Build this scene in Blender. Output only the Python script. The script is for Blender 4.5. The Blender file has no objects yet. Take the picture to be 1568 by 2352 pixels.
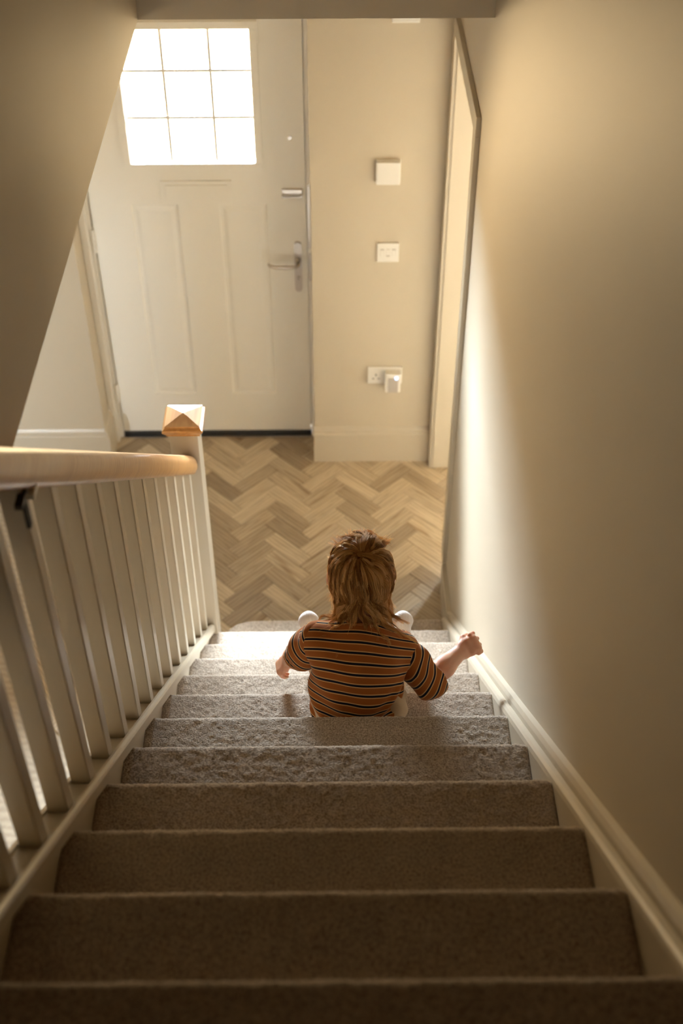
import bpy, bmesh, math, random
import numpy as np
from mathutils import Vector, Matrix

random.seed(7)
rng = np.random.default_rng(11)
scene = bpy.context.scene
COL = scene.collection

# ------------------------------------------------------------------ camera
cam_data = bpy.data.cameras.new('camera')
cam = bpy.data.objects.new('camera', cam_data)
COL.objects.link(cam)
cam_data.sensor_fit = 'VERTICAL'
cam_data.sensor_height = 36.0
cam_data.lens = 2829.41 / 2352 * 36.0
cam_data.clip_start = 0.05
PITCH, YAW, ROLL = 0.7452, 0.0079, -0.0023
fwd = Vector((math.sin(YAW) * math.cos(PITCH), math.cos(YAW) * math.cos(PITCH), -math.sin(PITCH)))
rgt = Vector((math.cos(YAW), -math.sin(YAW), 0))
upv = rgt.cross(fwd)
r2 = rgt * math.cos(ROLL) + upv * math.sin(ROLL)
u2 = upv * math.cos(ROLL) - rgt * math.sin(ROLL)
m = Matrix((r2, u2, -fwd)).transposed().to_4x4()
m.translation = Vector((0.4731, -3.2205, 3.7279))
cam.matrix_world = m
cam_data.dof.use_dof = True
cam_data.dof.focus_distance = 3.0
cam_data.dof.aperture_fstop = 2.8
scene.camera = cam

# ------------------------------------------------------------------ world (bright overcast sky)
world = bpy.data.worlds.new('overcast_sky')
scene.world = world
world.use_nodes = True
wnt = world.node_tree
bg = wnt.nodes['Background']
wtc = wnt.nodes.new('ShaderNodeTexCoord')
wsep = wnt.nodes.new('ShaderNodeSeparateXYZ')
wmr = wnt.nodes.new('ShaderNodeMapRange')
wmr.inputs['From Min'].default_value = 0.02      # hedges and roofs hide the lowest strip of sky
wmr.inputs['From Max'].default_value = 0.07
wmix = wnt.nodes.new('ShaderNodeMix')
wmix.data_type = 'RGBA'
wmix.inputs[6].default_value = (0.090, 0.063, 0.034, 1)    # sunlit brick paving and street
wnt.links.new(wtc.outputs['Generated'], wsep.inputs[0])
wnt.links.new(wsep.outputs['Z'], wmr.inputs['Value'])
wnt.links.new(wmr.outputs['Result'], wmix.inputs[0])
# an overcast sky is three times as bright overhead as at the horizon
wgr = wnt.nodes.new('ShaderNodeMapRange')
wgr.inputs['To Min'].default_value = 0.333
wgr.inputs['To Max'].default_value = 1.0
wnt.links.new(wsep.outputs['Z'], wgr.inputs['Value'])
wsc = wnt.nodes.new('ShaderNodeVectorMath')
wsc.operation = 'SCALE'
wsc.inputs[0].default_value = (0.88, 0.96, 1.06)         # bright overcast sky
wnt.links.new(wgr.outputs['Result'], wsc.inputs['Scale'])
wnt.links.new(wsc.outputs[0], wmix.inputs[7])
wnt.links.new(wmix.outputs[2], bg.inputs['Color'])
bg.inputs['Strength'].default_value = 560.0


def portal(name, loc, rot, sx, sy):
    d = bpy.data.lights.new(name, 'AREA')
    d.shape = 'RECTANGLE'
    d.size, d.size_y = sx, sy
    d.cycles.is_portal = True
    o = bpy.data.objects.new(name, d)
    o.location = loc
    o.rotation_euler = rot
    COL.objects.link(o)


# daylight portals: they only guide the sky's light through the glazed openings
portal('door_glass_portal', (-0.082, 1.47, 1.665), (math.radians(90), 0, math.radians(180)), 0.52, 0.56)
portal('side_room_portal', (2.6, 2.14, 1.5), (math.radians(90), 0, math.radians(180)), 1.5, 1.2)

portal('hall_rear_portal', (-1.95, -3.14, 1.6), (math.radians(90), 0, 0), 0.5, 0.8)

vs = scene.view_settings
vs.view_transform = 'Standard'
vs.look = 'None'
vs.exposure = 0.34
vs.gamma = 1.0
vs.use_curve_mapping = False
scene.cycles.max_bounces = 8
scene.cycles.diffuse_bounces = 6
scene.cycles.adaptive_threshold = 0.015
scene.cycles.transparent_max_bounces = 12


# ------------------------------------------------------------------ materials
def new_mat(name):
    mt = bpy.data.materials.new(name)
    mt.use_nodes = True
    nt = mt.node_tree
    return mt, nt, nt.nodes['Principled BSDF']


def N(nt, kind, **kw):
    n = nt.nodes.new(kind)
    for k, v in kw.items():
        setattr(n, k, v)
    return n


def paint(name, col, rough=0.55, bump=0.02, scale=180, var=0.03):
    mt, nt, b = new_mat(name)
    tc = N(nt, 'ShaderNodeTexCoord')
    n1 = N(nt, 'ShaderNodeTexNoise')
    n1.inputs['Scale'].default_value = 2.3
    n1.inputs['Detail'].default_value = 3
    nt.links.new(tc.outputs['Object'], n1.inputs['Vector'])
    mx = N(nt, 'ShaderNodeMix', data_type='RGBA')
    mx.inputs[6].default_value = (*[c * (1 - var) for c in col], 1)
    mx.inputs[7].default_value = (*[min(1, c * (1 + var)) for c in col], 1)
    nt.links.new(n1.outputs['Fac'], mx.inputs[0])
    nt.links.new(mx.outputs[2], b.inputs['Base Color'])
    b.inputs['Roughness'].default_value = rough
    n2 = N(nt, 'ShaderNodeTexNoise')
    n2.inputs['Scale'].default_value = scale
    nt.links.new(tc.outputs['Object'], n2.inputs['Vector'])
    bp = N(nt, 'ShaderNodeBump')
    bp.inputs['Strength'].default_value = bump
    bp.inputs['Distance'].default_value = 0.01
    nt.links.new(n2.outputs['Fac'], bp.inputs['Height'])
    nt.links.new(bp.outputs['Normal'], b.inputs['Normal'])
    return mt


def plain(name, col, rough=0.4, metal=0.0, emit=None, estr=0.0):
    mt, nt, b = new_mat(name)
    b.inputs['Base Color'].default_value = (*col, 1)
    b.inputs['Roughness'].default_value = rough
    b.inputs['Metallic'].default_value = metal
    if emit:
        b.inputs['Emission Color'].default_value = (*emit, 1)
        b.inputs['Emission Strength'].default_value = estr
    return mt


M = {}
M['wall'] = paint('wall_paint', (0.515, 0.447, 0.343), 0.6, 0.03)
M['ceiling'] = paint('ceiling_paint', (0.50, 0.453, 0.375), 0.7, 0.02)
M['trim'] = paint('trim_gloss', (0.52, 0.455, 0.355), 0.32, 0.006, 60, 0.01)
M['door'] = paint('door_skin', (0.85, 0.83, 0.77), 0.38, 0.012, 120, 0.01)
M['frame'] = paint('frame_plastic', (0.85, 0.83, 0.79), 0.35, 0.004, 60, 0.01)
M['plastic'] = plain('white_plastic', (0.84, 0.83, 0.80), 0.35)
M['dark'] = plain('black_rubber', (0.02, 0.02, 0.022), 0.6)
M['slot'] = plain('dark_slot', (0.12, 0.11, 0.10), 0.6)
M['grille'] = plain('grey_grille', (0.42, 0.38, 0.35), 0.6)
M['steel'] = plain('satin_steel', (0.62, 0.58, 0.54), 0.28, 1.0)
M['lead'] = plain('lead_strip', (0.8, 0.8, 0.78), 0.5, 0.0)
M['led'] = plain('blue_led', (0.5, 0.7, 1.0), 0.4, 0, (0.40, 0.62, 1.0), 2.2)


def glass_mat():
    mt = bpy.data.materials.new('window_glass')
    mt.use_nodes = True
    nt = mt.node_tree
    nt.nodes.clear()
    out = N(nt, 'ShaderNodeOutputMaterial')
    tr = N(nt, 'ShaderNodeBsdfTransparent')
    tr.inputs['Color'].default_value = (0.95, 0.97, 0.96, 1)
    gl = N(nt, 'ShaderNodeBsdfGlossy')
    gl.inputs['Roughness'].default_value = 0.05
    fr = N(nt, 'ShaderNodeFresnel')
    fr.inputs['IOR'].default_value = 1.45
    mx = N(nt, 'ShaderNodeMixShader')
    nt.links.new(fr.outputs[0], mx.inputs[0])
    nt.links.new(tr.outputs[0], mx.inputs[1])
    nt.links.new(gl.outputs[0], mx.inputs[2])
    nt.links.new(mx.outputs[0], out.inputs['Surface'])
    return mt


M['glass'] = glass_mat()


def carpet_mat():
    mt, nt, b = new_mat('beige_carpet')
    tc = N(nt, 'ShaderNodeTexCoord')
    n1 = N(nt, 'ShaderNodeTexNoise')
    n1.inputs['Scale'].default_value = 260
    n1.inputs['Detail'].default_value = 3
    n2 = N(nt, 'ShaderNodeTexNoise')
    n2.inputs['Scale'].default_value = 14
    n2.inputs['Detail'].default_value = 2
    for n in (n1, n2):
        nt.links.new(tc.outputs['Object'], n.inputs['Vector'])
    rp = N(nt, 'ShaderNodeValToRGB')
    rp.color_ramp.elements[0].position = 0.3
    rp.color_ramp.elements[0].color = (0.27, 0.21, 0.16, 1)
    rp.color_ramp.elements[1].position = 0.68
    rp.color_ramp.elements[1].color = (0.68, 0.585, 0.49, 1)
    nt.links.new(n1.outputs['Fac'], rp.inputs['Fac'])
    mx = N(nt, 'ShaderNodeMix', data_type='RGBA', blend_type='MULTIPLY')
    mx.inputs[0].default_value = 1
    rp2 = N(nt, 'ShaderNodeValToRGB')
    rp2.color_ramp.elements[0].position = 0.3
    rp2.color_ramp.elements[0].color = (0.86, 0.86, 0.86, 1)
    rp2.color_ramp.elements[1].position = 0.7
    nt.links.new(n2.outputs['Fac'], rp2.inputs['Fac'])
    nt.links.new(rp.outputs['Color'], mx.inputs[6])
    nt.links.new(rp2.outputs['Color'], mx.inputs[7])
    nt.links.new(mx.outputs[2], b.inputs['Base Color'])
    b.inputs['Roughness'].default_value = 0.95
    b.inputs['Specular IOR Level'].default_value = 0.1
    b.inputs['Sheen Weight'].default_value = 0.9
    b.inputs['Sheen Roughness'].default_value = 0.35
    b.inputs['Sheen Tint'].default_value = (1.0, 0.95, 0.9, 1)
    bp = N(nt, 'ShaderNodeBump')
    bp.inputs['Strength'].default_value = 0.6
    bp.inputs['Distance'].default_value = 0.004
    nt.links.new(n1.outputs['Fac'], bp.inputs['Height'])
    nt.links.new(bp.outputs['Normal'], b.inputs['Normal'])
    return mt


M['carpet'] = carpet_mat()


def oak_mat(name, c0, c1, axis_scale=(1.2, 14, 14), rough=0.3, coat=0.3, rot=(0, 0, 0), random_tint=False):
    mt, nt, b = new_mat(name)
    tc = N(nt, 'ShaderNodeTexCoord')
    mp = N(nt, 'ShaderNodeMapping')
    mp.inputs['Scale'].default_value = axis_scale
    mp.inputs['Rotation'].default_value = rot
    nt.links.new(tc.outputs['Object'], mp.inputs['Vector'])
    src = mp.outputs['Vector']
    oi = None
    if random_tint:
        oi = N(nt, 'ShaderNodeObjectInfo')
        cb = N(nt, 'ShaderNodeCombineXYZ')
        ml = N(nt, 'ShaderNodeMath', operation='MULTIPLY')
        ml.inputs[1].default_value = 47.0
        nt.links.new(oi.outputs['Random'], ml.inputs[0])
        for i in range(3):
            nt.links.new(ml.outputs[0], cb.inputs[i])
        ad = N(nt, 'ShaderNodeVectorMath', operation='ADD')
        nt.links.new(src, ad.inputs[0])
        nt.links.new(cb.outputs[0], ad.inputs[1])
        src = ad.outputs[0]
    n1 = N(nt, 'ShaderNodeTexNoise')
    n1.inputs['Scale'].default_value = 3.0
    n1.inputs['Detail'].default_value = 6
    n1.inputs['Distortion'].default_value = 1.2
    nt.links.new(src, n1.inputs['Vector'])
    wv = N(nt, 'ShaderNodeTexWave', wave_type='RINGS', rings_direction='X')
    wv.inputs['Scale'].default_value = 1.6
    wv.inputs['Distortion'].default_value = 5.0
    wv.inputs['Detail'].default_value = 3
    nt.links.new(src, wv.inputs['Vector'])
    ad2 = N(nt, 'ShaderNodeMath', operation='MULTIPLY_ADD')
    ad2.inputs[1].default_value = 0.35
    nt.links.new(wv.outputs['Fac'], ad2.inputs[0])
    nt.links.new(n1.outputs['Fac'], ad2.inputs[2])
    rp = N(nt, 'ShaderNodeValToRGB')
    rp.color_ramp.elements[0].position = 0.35
    rp.color_ramp.elements[0].color = (*c0, 1)
    rp.color_ramp.elements[1].position = 0.85
    rp.color_ramp.elements[1].color = (*c1, 1)
    nt.links.new(ad2.outputs[0], rp.inputs['Fac'])
    col = rp.outputs['Color']
    if random_tint:
        r3 = N(nt, 'ShaderNodeValToRGB')
        els = r3.color_ramp.elements
        els[0].position = 0.0
        els[0].color = (0.56, 0.50, 0.43, 1)
        els[1].position = 1.0
        els[1].color = (1.12, 1.1, 1.04, 1)
        e = els.new(0.25); e.color = (0.74, 0.69, 0.62, 1)
        e = els.new(0.6); e.color = (0.98, 0.95, 0.88, 1)
        nt.links.new(oi.outputs['Random'], r3.inputs['Fac'])
        # small dark knots
        vo = N(nt, 'ShaderNodeTexNoise')
        vo.inputs['Scale'].default_value = 1.3
        nt.links.new(src, vo.inputs['Vector'])
        kr = N(nt, 'ShaderNodeValToRGB')
        kr.color_ramp.elements[0].position = 0.27
        kr.color_ramp.elements[0].color = (0.6, 0.52, 0.44, 1)
        kr.color_ramp.elements[1].position = 0.36
        nt.links.new(vo.outputs['Fac'], kr.inputs['Fac'])
        mk = N(nt, 'ShaderNodeMix', data_type='RGBA', blend_type='MULTIPLY')
        mk.inputs[0].default_value = 1
        nt.links.new(col, mk.inputs[6])
        nt.links.new(kr.outputs['Color'], mk.inputs[7])
        mx = N(nt, 'ShaderNodeMix', data_type='RGBA', blend_type='MULTIPLY')
        mx.inputs[0].default_value = 1
        nt.links.new(mk.outputs[2], mx.inputs[6])
        nt.links.new(r3.outputs['Color'], mx.inputs[7])
        col = mx.outputs[2]
    nt.links.new(col, b.inputs['Base Color'])
    b.inputs['Roughness'].default_value = rough
    b.inputs['Coat Weight'].default_value = coat
    b.inputs['Coat Roughness'].default_value = 0.12
    bp = N(nt, 'ShaderNodeBump')
    bp.inputs['Strength'].default_value = 0.08
    bp.inputs['Distance'].default_value = 0.002
    nt.links.new(n1.outputs['Fac'], bp.inputs['Height'])
    nt.links.new(bp.outputs['Normal'], b.inputs['Normal'])
    return mt


M['oak'] = oak_mat('varnished_oak', (0.44, 0.205, 0.06), (0.62, 0.34, 0.125), (14, 1.5, 14), 0.32, 0.35)
M['plank'] = oak_mat('oak_plank', (0.36, 0.285, 0.20), (0.56, 0.472, 0.36), (2.2, 16, 16), 0.42, 0.1, random_tint=True)
M['subfloor'] = oak_mat('oak_floor_beyond', (0.34, 0.27, 0.19), (0.46, 0.38, 0.28), (6, 6, 6), 0.45, 0.1)


# ------------------------------------------------------------------ helpers
def link(o, parent=None, label=None, cat=None, group=None, kind=None):
    COL.objects.link(o)
    if parent is not None:
        o.parent = parent
    if label: o['label'] = label
    if cat: o['category'] = cat
    if group: o['group'] = group
    if kind: o['kind'] = kind
    return o


def mesh_obj(name, verts, faces, mat, parent=None, smooth=False, **kw):
    me = bpy.data.meshes.new(name)
    me.from_pydata([tuple(v) for v in verts], [], [tuple(f) for f in faces])
    me.update()
    if mat: me.materials.append(mat)
    if smooth:
        me.polygons.foreach_set('use_smooth', [True] * len(me.polygons))
    return link(bpy.data.objects.new(name, me), parent, **kw)


def np_mesh(name, V, F, mat, smooth=True):
    """V (n,3), F (m,k) arrays -> mesh datablock"""
    me = bpy.data.meshes.new(name)
    V = np.asarray(V, dtype=np.float32); F = np.asarray(F, dtype=np.int32)
    me.vertices.add(len(V)); me.vertices.foreach_set('co', V.ravel())
    k = F.shape[1]
    me.loops.add(F.size); me.loops.foreach_set('vertex_index', F.ravel())
    me.polygons.add(len(F))
    me.polygons.foreach_set('loop_start', np.arange(0, F.size, k, dtype=np.int32))
    me.update(calc_edges=True)
    if smooth:
        me.polygons.foreach_set('use_smooth', np.ones(len(F), dtype=bool))
    me.validate()
    if mat: me.materials.append(mat)
    return me


def empty(name, loc, label=None, cat=None, **kw):
    o = bpy.data.objects.new(name, None)
    o.location = loc
    o.empty_display_size = 0.1
    return link(o, None, label, cat, **kw)


def bm_obj(name, bm, mat, parent=None, smooth=False, world=True, **kw):
    """bm in world coordinates; if the parent is moved, compensate"""
    bmesh.ops.recalc_face_normals(bm, faces=bm.faces)
    me = bpy.data.meshes.new(name)
    if parent is not None and world:
        off = parent_world(parent)
        bmesh.ops.translate(bm, verts=bm.verts, vec=-off)
    bm.to_mesh(me)
    bm.free()
    me.materials.append(mat)
    if smooth:
        me.polygons.foreach_set('use_smooth', [True] * len(me.polygons))
    return link(bpy.data.objects.new(name, me), parent, **kw)


def parent_world(o):
    v = Vector(o.location)
    while o.parent:
        o = o.parent
        v += Vector(o.location)
    return v


def add_box(bm, x0, x1, y0, y1, z0, z1, bevel=0.0, seg=2):
    vs_ = [bm.verts.new(p) for p in ((x0, y0, z0), (x1, y0, z0), (x1, y1, z0), (x0, y1, z0),
                                     (x0, y0, z1), (x1, y0, z1), (x1, y1, z1), (x0, y1, z1))]
    fs = [bm.faces.new([vs_[i] for i in q]) for q in
          ((3, 2, 1, 0), (4, 5, 6, 7), (0, 1, 5, 4), (1, 2, 6, 5), (2, 3, 7, 6), (3, 0, 4, 7))]
    if bevel:
        es = list({e for f in fs for e in f.edges})
        bmesh.ops.bevel(bm, geom=es, offset=bevel, segments=seg, affect='EDGES', profile=0.7)


def box(name, x0, x1, y0, y1, z0, z1, mat, parent=None, bevel=0.0, **kw):
    bm = bmesh.new()
    add_box(bm, x0, x1, y0, y1, z0, z1, bevel)
    return bm_obj(name, bm, mat, parent, **kw)


def add_prism(bm, pts2, axis, a, b):
    """extrude a polygon (two coordinates) along an axis from a to b"""
    def P(p, t):
        if axis == 'x': return (t, p[0], p[1])
        if axis == 'y': return (p[0], t, p[1])
        return (p[0], p[1], t)
    A = [bm.verts.new(P(p, a)) for p in pts2]
    B = [bm.verts.new(P(p, b)) for p in pts2]
    n = len(pts2)
    bm.faces.new(A); bm.faces.new(B[::-1])
    for i in range(n):
        bm.faces.new((A[i], B[i], B[(i + 1) % n], A[(i + 1) % n]))


def prism(name, pts2, axis, a, b, mat, parent=None, bevel=0.0, smooth=False, **kw):
    bm = bmesh.new()
    add_prism(bm, pts2, axis, a, b)
    if bevel:
        bmesh.ops.bevel(bm, geom=list(bm.edges), offset=bevel, segments=2, affect='EDGES')
    return bm_obj(name, bm, mat, parent, smooth=smooth, **kw)


def add_cyl(bm, p0, p1, r0, r1=None, n=20):
    r1 = r0 if r1 is None else r1
    p0, p1 = Vector(p0), Vector(p1)
    d = (p1 - p0).normalized()
    a = d.orthogonal().normalized()
    b = d.cross(a)
    A = [bm.verts.new(p0 + (a * math.cos(t) + b * math.sin(t)) * r0) for t in [2 * math.pi * i / n for i in range(n)]]
    B = [bm.verts.new(p1 + (a * math.cos(t) + b * math.sin(t)) * r1) for t in [2 * math.pi * i / n for i in range(n)]]
    bm.faces.new(A[::-1]); bm.faces.new(B)
    for i in range(n):
        bm.faces.new((A[i], A[(i + 1) % n], B[(i + 1) % n], B[i]))


def add_tube(bm, pts, radii, n=12):
    pts = [Vector(p) for p in pts]
    rings = []
    ref = None
    for i, p in enumerate(pts):
        d = (pts[min(i + 1, len(pts) - 1)] - pts[max(i - 1, 0)]).normalized()
        if ref is None:
            ref = d.orthogonal().normalized()
        a = (ref - d * ref.dot(d)).normalized()
        ref = a
        b = d.cross(a)
        rings.append([bm.verts.new(p + (a * math.cos(2 * math.pi * k / n) + b * math.sin(2 * math.pi * k / n)) * radii[i]) for k in range(n)])
    for i in range(len(rings) - 1):
        for k in range(n):
            bm.faces.new((rings[i][k], rings[i][(k + 1) % n], rings[i + 1][(k + 1) % n], rings[i + 1][k]))
    bm.faces.new(rings[0][::-1]); bm.faces.new(rings[-1])


# ------------------------------------------------------------------ dimensions
RISE, GO = 0.195, 0.2293
SL = RISE / GO
XW = 0.928            # right wall plane
XL, XR = 0.020, 0.885  # inner faces of the two strings
YF = 1.185            # front wall plane (hall side)
YD = 1.37             # door face
ZC = 2.42             # hall ceiling


def nose(k): return -(k - 1) * GO, k * RISE


def line(y, off): return off - SL * y     # z of a line parallel to the stairs


# ------------------------------------------------------------------ structure
floor = box('floor', -2.3, 3.7, -3.2, 2.2, -0.12, -0.006, M['subfloor'], kind='structure')

# herringbone planks
PW = 0.0731
PLEN = 3 * PW
plank_mesh = None
planks = []


def plank_data():
    bm = bmesh.new()
    g = 0.0006
    add_box(bm, -PLEN / 2 + g, PLEN / 2 - g, -PW / 2 + g, PW / 2 - g, -0.006, 0.0, 0.0008, 1)
    bmesh.ops.recalc_face_normals(bm, faces=bm.faces)
    me = bpy.data.meshes.new('plank')
    bm.to_mesh(me); bm.free()
    me.materials.append(M['plank'])
    return me


plank_mesh = plank_data()
s2 = 1 / math.sqrt(2)
for mm in range(-6, 7):
    for k in range(-60, 60):
        for kind in (0, 1):
            if kind == 0:
                uc, vc = (k + 6 * mm) + 1.5, k + 0.5
                ang = math.radians(45)
            else:
                uc, vc = (k + 6 * mm) + 0.5, k + 1 + 1.5
                ang = math.radians(135)
            x = 0.372 + (uc - vc) * PW * s2
            y = 0.02 + (uc + vc) * PW * s2
            if -0.72 < x < 1.12 and -0.32 < y < 1.45:
                # skip what lies wholly below the front wall or the stairs
                if y > YF + 0.1 and (x > 0.5 or x < -0.68):
                    continue
                if y < -0.13 and x > 0.1:
                    continue
                o = bpy.data.objects.new('plank', plank_mesh)
                o.location = (x, y, 0.0)
                o.rotation_euler = (0, 0, ang)
                link(o, floor)
                planks.append(o)

# right wall with the side doorway
DY0, DY1, DZ = 0.40, 1.112, 2.005     # clear opening of the side doorway
bm = bmesh.new()
add_box(bm, XW, XW + 0.11, -4.6, DY0 - 0.02, -0.1, 5.0)
add_box(bm, XW, XW + 0.11, DY0 - 0.02, DY1 + 0.03, DZ + 0.02, 5.0)
add_box(bm, XW, XW + 0.11, DY1 + 0.03, 2.0, -0.1, 5.0)
wall_right = bm_obj('wall_right', bm, M['wall'], kind='structure')

# front wall with the door opening
OX0, OX1, OZ = -0.572, 0.388, 2.10
bm = bmesh.new()
add_box(bm, -2.3, OX0, YF, 1.5, -0.1, 2.6)
add_box(bm, OX1, XW, YF, 1.5, -0.1, 2.6)
add_box(bm, OX0, OX1, YF, 1.5, OZ, 2.6)
wall_front = bm_obj('wall_front', bm, M['wall'], kind='structure')

# upper stairwell walls, landing, ceilings
wall_left = box('wall_left', -0.17, -0.06, -2.9, 0.21, ZC, 5.0, M['wall'], kind='structure')
bm = bmesh.new()
add_box(bm, -2.3, -0.17, -3.0, 1.5, ZC, 2.62)
add_box(bm, -0.17, XW, 0.21, 1.5, ZC, 2.62)
add_box(bm, -0.17, XW, 0.21, 0.32, 2.62, 5.0)
ceiling = bm_obj('ceiling', bm, M['ceiling'], kind='structure')
ceiling_upper = box('ceiling_upper', -3.2, XW + 0.11, -4.6, 0.32, 5.0, 5.1, M['ceiling'], kind='structure')
wall_back = box('wall_back', -3.2, XW + 0.11, -4.7, -4.6, 2.3, 5.0, M['wall'], kind='structure')
box('wall_landing', -3.3, -3.2, -4.6, 0.32, 2.3, 5.0, M['wall'], kind='structure')
box('wall_landing_front', -3.2, -0.17, -2.9, -2.8, 2.62, 5.0, M['wall'], kind='structure')
landing = box('floor_landing', -3.2, XW, -4.6, -12 * GO - 0.02, 2.3, 13 * RISE, M['carpet'], kind='structure')
wall_hall = box('wall_hall', -2.4, -2.3, -4.6, 1.5, -0.1, 2.62, M['wall'], kind='structure')
bm = bmesh.new()
add_box(bm, -1.7, XW, -3.1, -3.0, -0.1, 2.3)
add_box(bm, -2.4, -2.2, -3.1, -3.0, -0.1, 2.62)
add_box(bm, -2.2, -1.7, -3.1, -3.0, -0.1, 1.2)
add_box(bm, -2.2, -1.7, -3.1, -3.0, 2.0, 2.62)
bm_obj('wall_hall_back', bm, M['wall'], kind='structure')
box('added_fill_window', -2.2, -1.7, -3.06, -3.054, 1.2, 2.0, M['glass'], kind='structure')  # unseen rear opening, added so daylight fills the front wall and door
# panelling under the stairs, seen from the hall
prism('wall_understairs', [(-0.17, -0.01), (-0.17, line(-0.17, -0.131)), (-2.75, line(-2.75, -0.131)), (-2.75, -0.01)], 'x', -0.006, 0.014,
      M['wall'], kind='structure')

# side room behind the doorway: floor, walls, ceiling and its daylight window
bm = bmesh.new()
add_box(bm, 3.6, 3.7, -1.7, 2.0, -0.1, 2.6)
add_box(bm, XW + 0.11, 3.6, -1.7, -1.6, -0.1, 2.6)
add_box(bm, XW + 0.11, 1.85, 2.0, 2.1, -0.1, 2.6)
add_box(bm, 3.35, 3.6, 2.0, 2.1, -0.1, 2.6)
add_box(bm, 1.85, 3.35, 2.0, 2.1, -0.1, 0.9)
add_box(bm, 1.85, 3.35, 2.0, 2.1, 2.1, 2.6)
bm_obj('wall_side_room', bm, M['wall'], kind='structure')
box('ceiling_side_room', XW + 0.11, 3.7, -1.7, 2.1, 2.42, 2.6, M['ceiling'], kind='structure')
win = box('window_1', 1.85, 3.35, 2.04, 2.046, 0.9, 2.1, M['glass'], kind='structure')


# side doorway lining and architrave
bm = bmesh.new()
add_box(bm, XW - 0.002, XW + 0.112, DY0 - 0.022, DY0, 0.0, DZ, 0.002)
add_box(bm, XW - 0.002, XW + 0.112, DY1, DY1 + 0.028, 0.004, DZ, 0.002)
add_box(bm, XW - 0.002, XW + 0.112, DY0 - 0.022, DY1 + 0.028, DZ, DZ + 0.022, 0.002)
bm_obj('trim_1', bm, M['trim'], kind='structure')
AT = 0.016
bm = bmesh.new()
ZA = DZ + 0.006
add_box(bm, XW - AT, XW, DY0 - 0.071, DY0 - 0.006, 0.16, ZA, 0.003)
add_box(bm, XW - AT, XW, DY1 + 0.006, YF - 0.002, 0.0, ZA, 0.003)
add_box(bm, XW - AT, XW, DY0 - 0.071, YF - 0.002, ZA, ZA + 0.065, 0.003)
bm_obj('trim_2', bm, M['trim'], kind='structure')


def skirting(bm, x0, x1, y):
    """skirting board along X with its face at y - t (facing -Y)"""
    t = 0.018
    pr = [(y, 0.0), (y - t, 0.0), (y - t, 0.158), (y - t + 0.002, 0.163), (y - t + 0.006, 0.166), (y - t + 0.006, 0.178),
          (y - t + 0.010, 0.184), (y - 0.004, 0.192), (y, 0.195)]
    add_prism(bm, pr, 'x', x0, x1)


bm = bmesh.new()
skirting(bm, OX1 - 0.006, XW - 0.001, YF)
bm_obj('baseboard_front', bm, M['trim'], kind='structure')
bm = bmesh.new()
skirting(bm, -2.3, OX0, YF)
# the return into the door reveal
pr = [(OX0, 0.0), (OX0 + 0.018, 0.0), (OX0 + 0.018, 0.158), (OX0 + 0.012, 0.166), (OX0 + 0.012, 0.178), (OX0, 0.195)]
add_prism(bm, pr, 'y', YF - 0.0182, YD - 0.05)
bm_obj('baseboard_left', bm, M['trim'], kind='structure')
# the short skirting between the side doorway and the stairs
prism('baseboard_right', [(DY0 - 0.071, 0.0), (DY0 - 0.071, 0.165), (0.06, 0.165), (0.0, 0.21), (0.0, 0.0)], 'x', XW - 0.018, XW, M['trim'],
      kind='structure')

# ------------------------------------------------------------------ front door
door = empty('door_1', (-0.08, YD, 0.0), kind='structure', label='white panelled front door with a small glazed window of nine panes')
DX0, DX1 = -0.524, 0.366
GX0, GX1, GZ0, GZ1 = -0.333, 0.170, 1.405, 1.945
DT = 0.045


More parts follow.
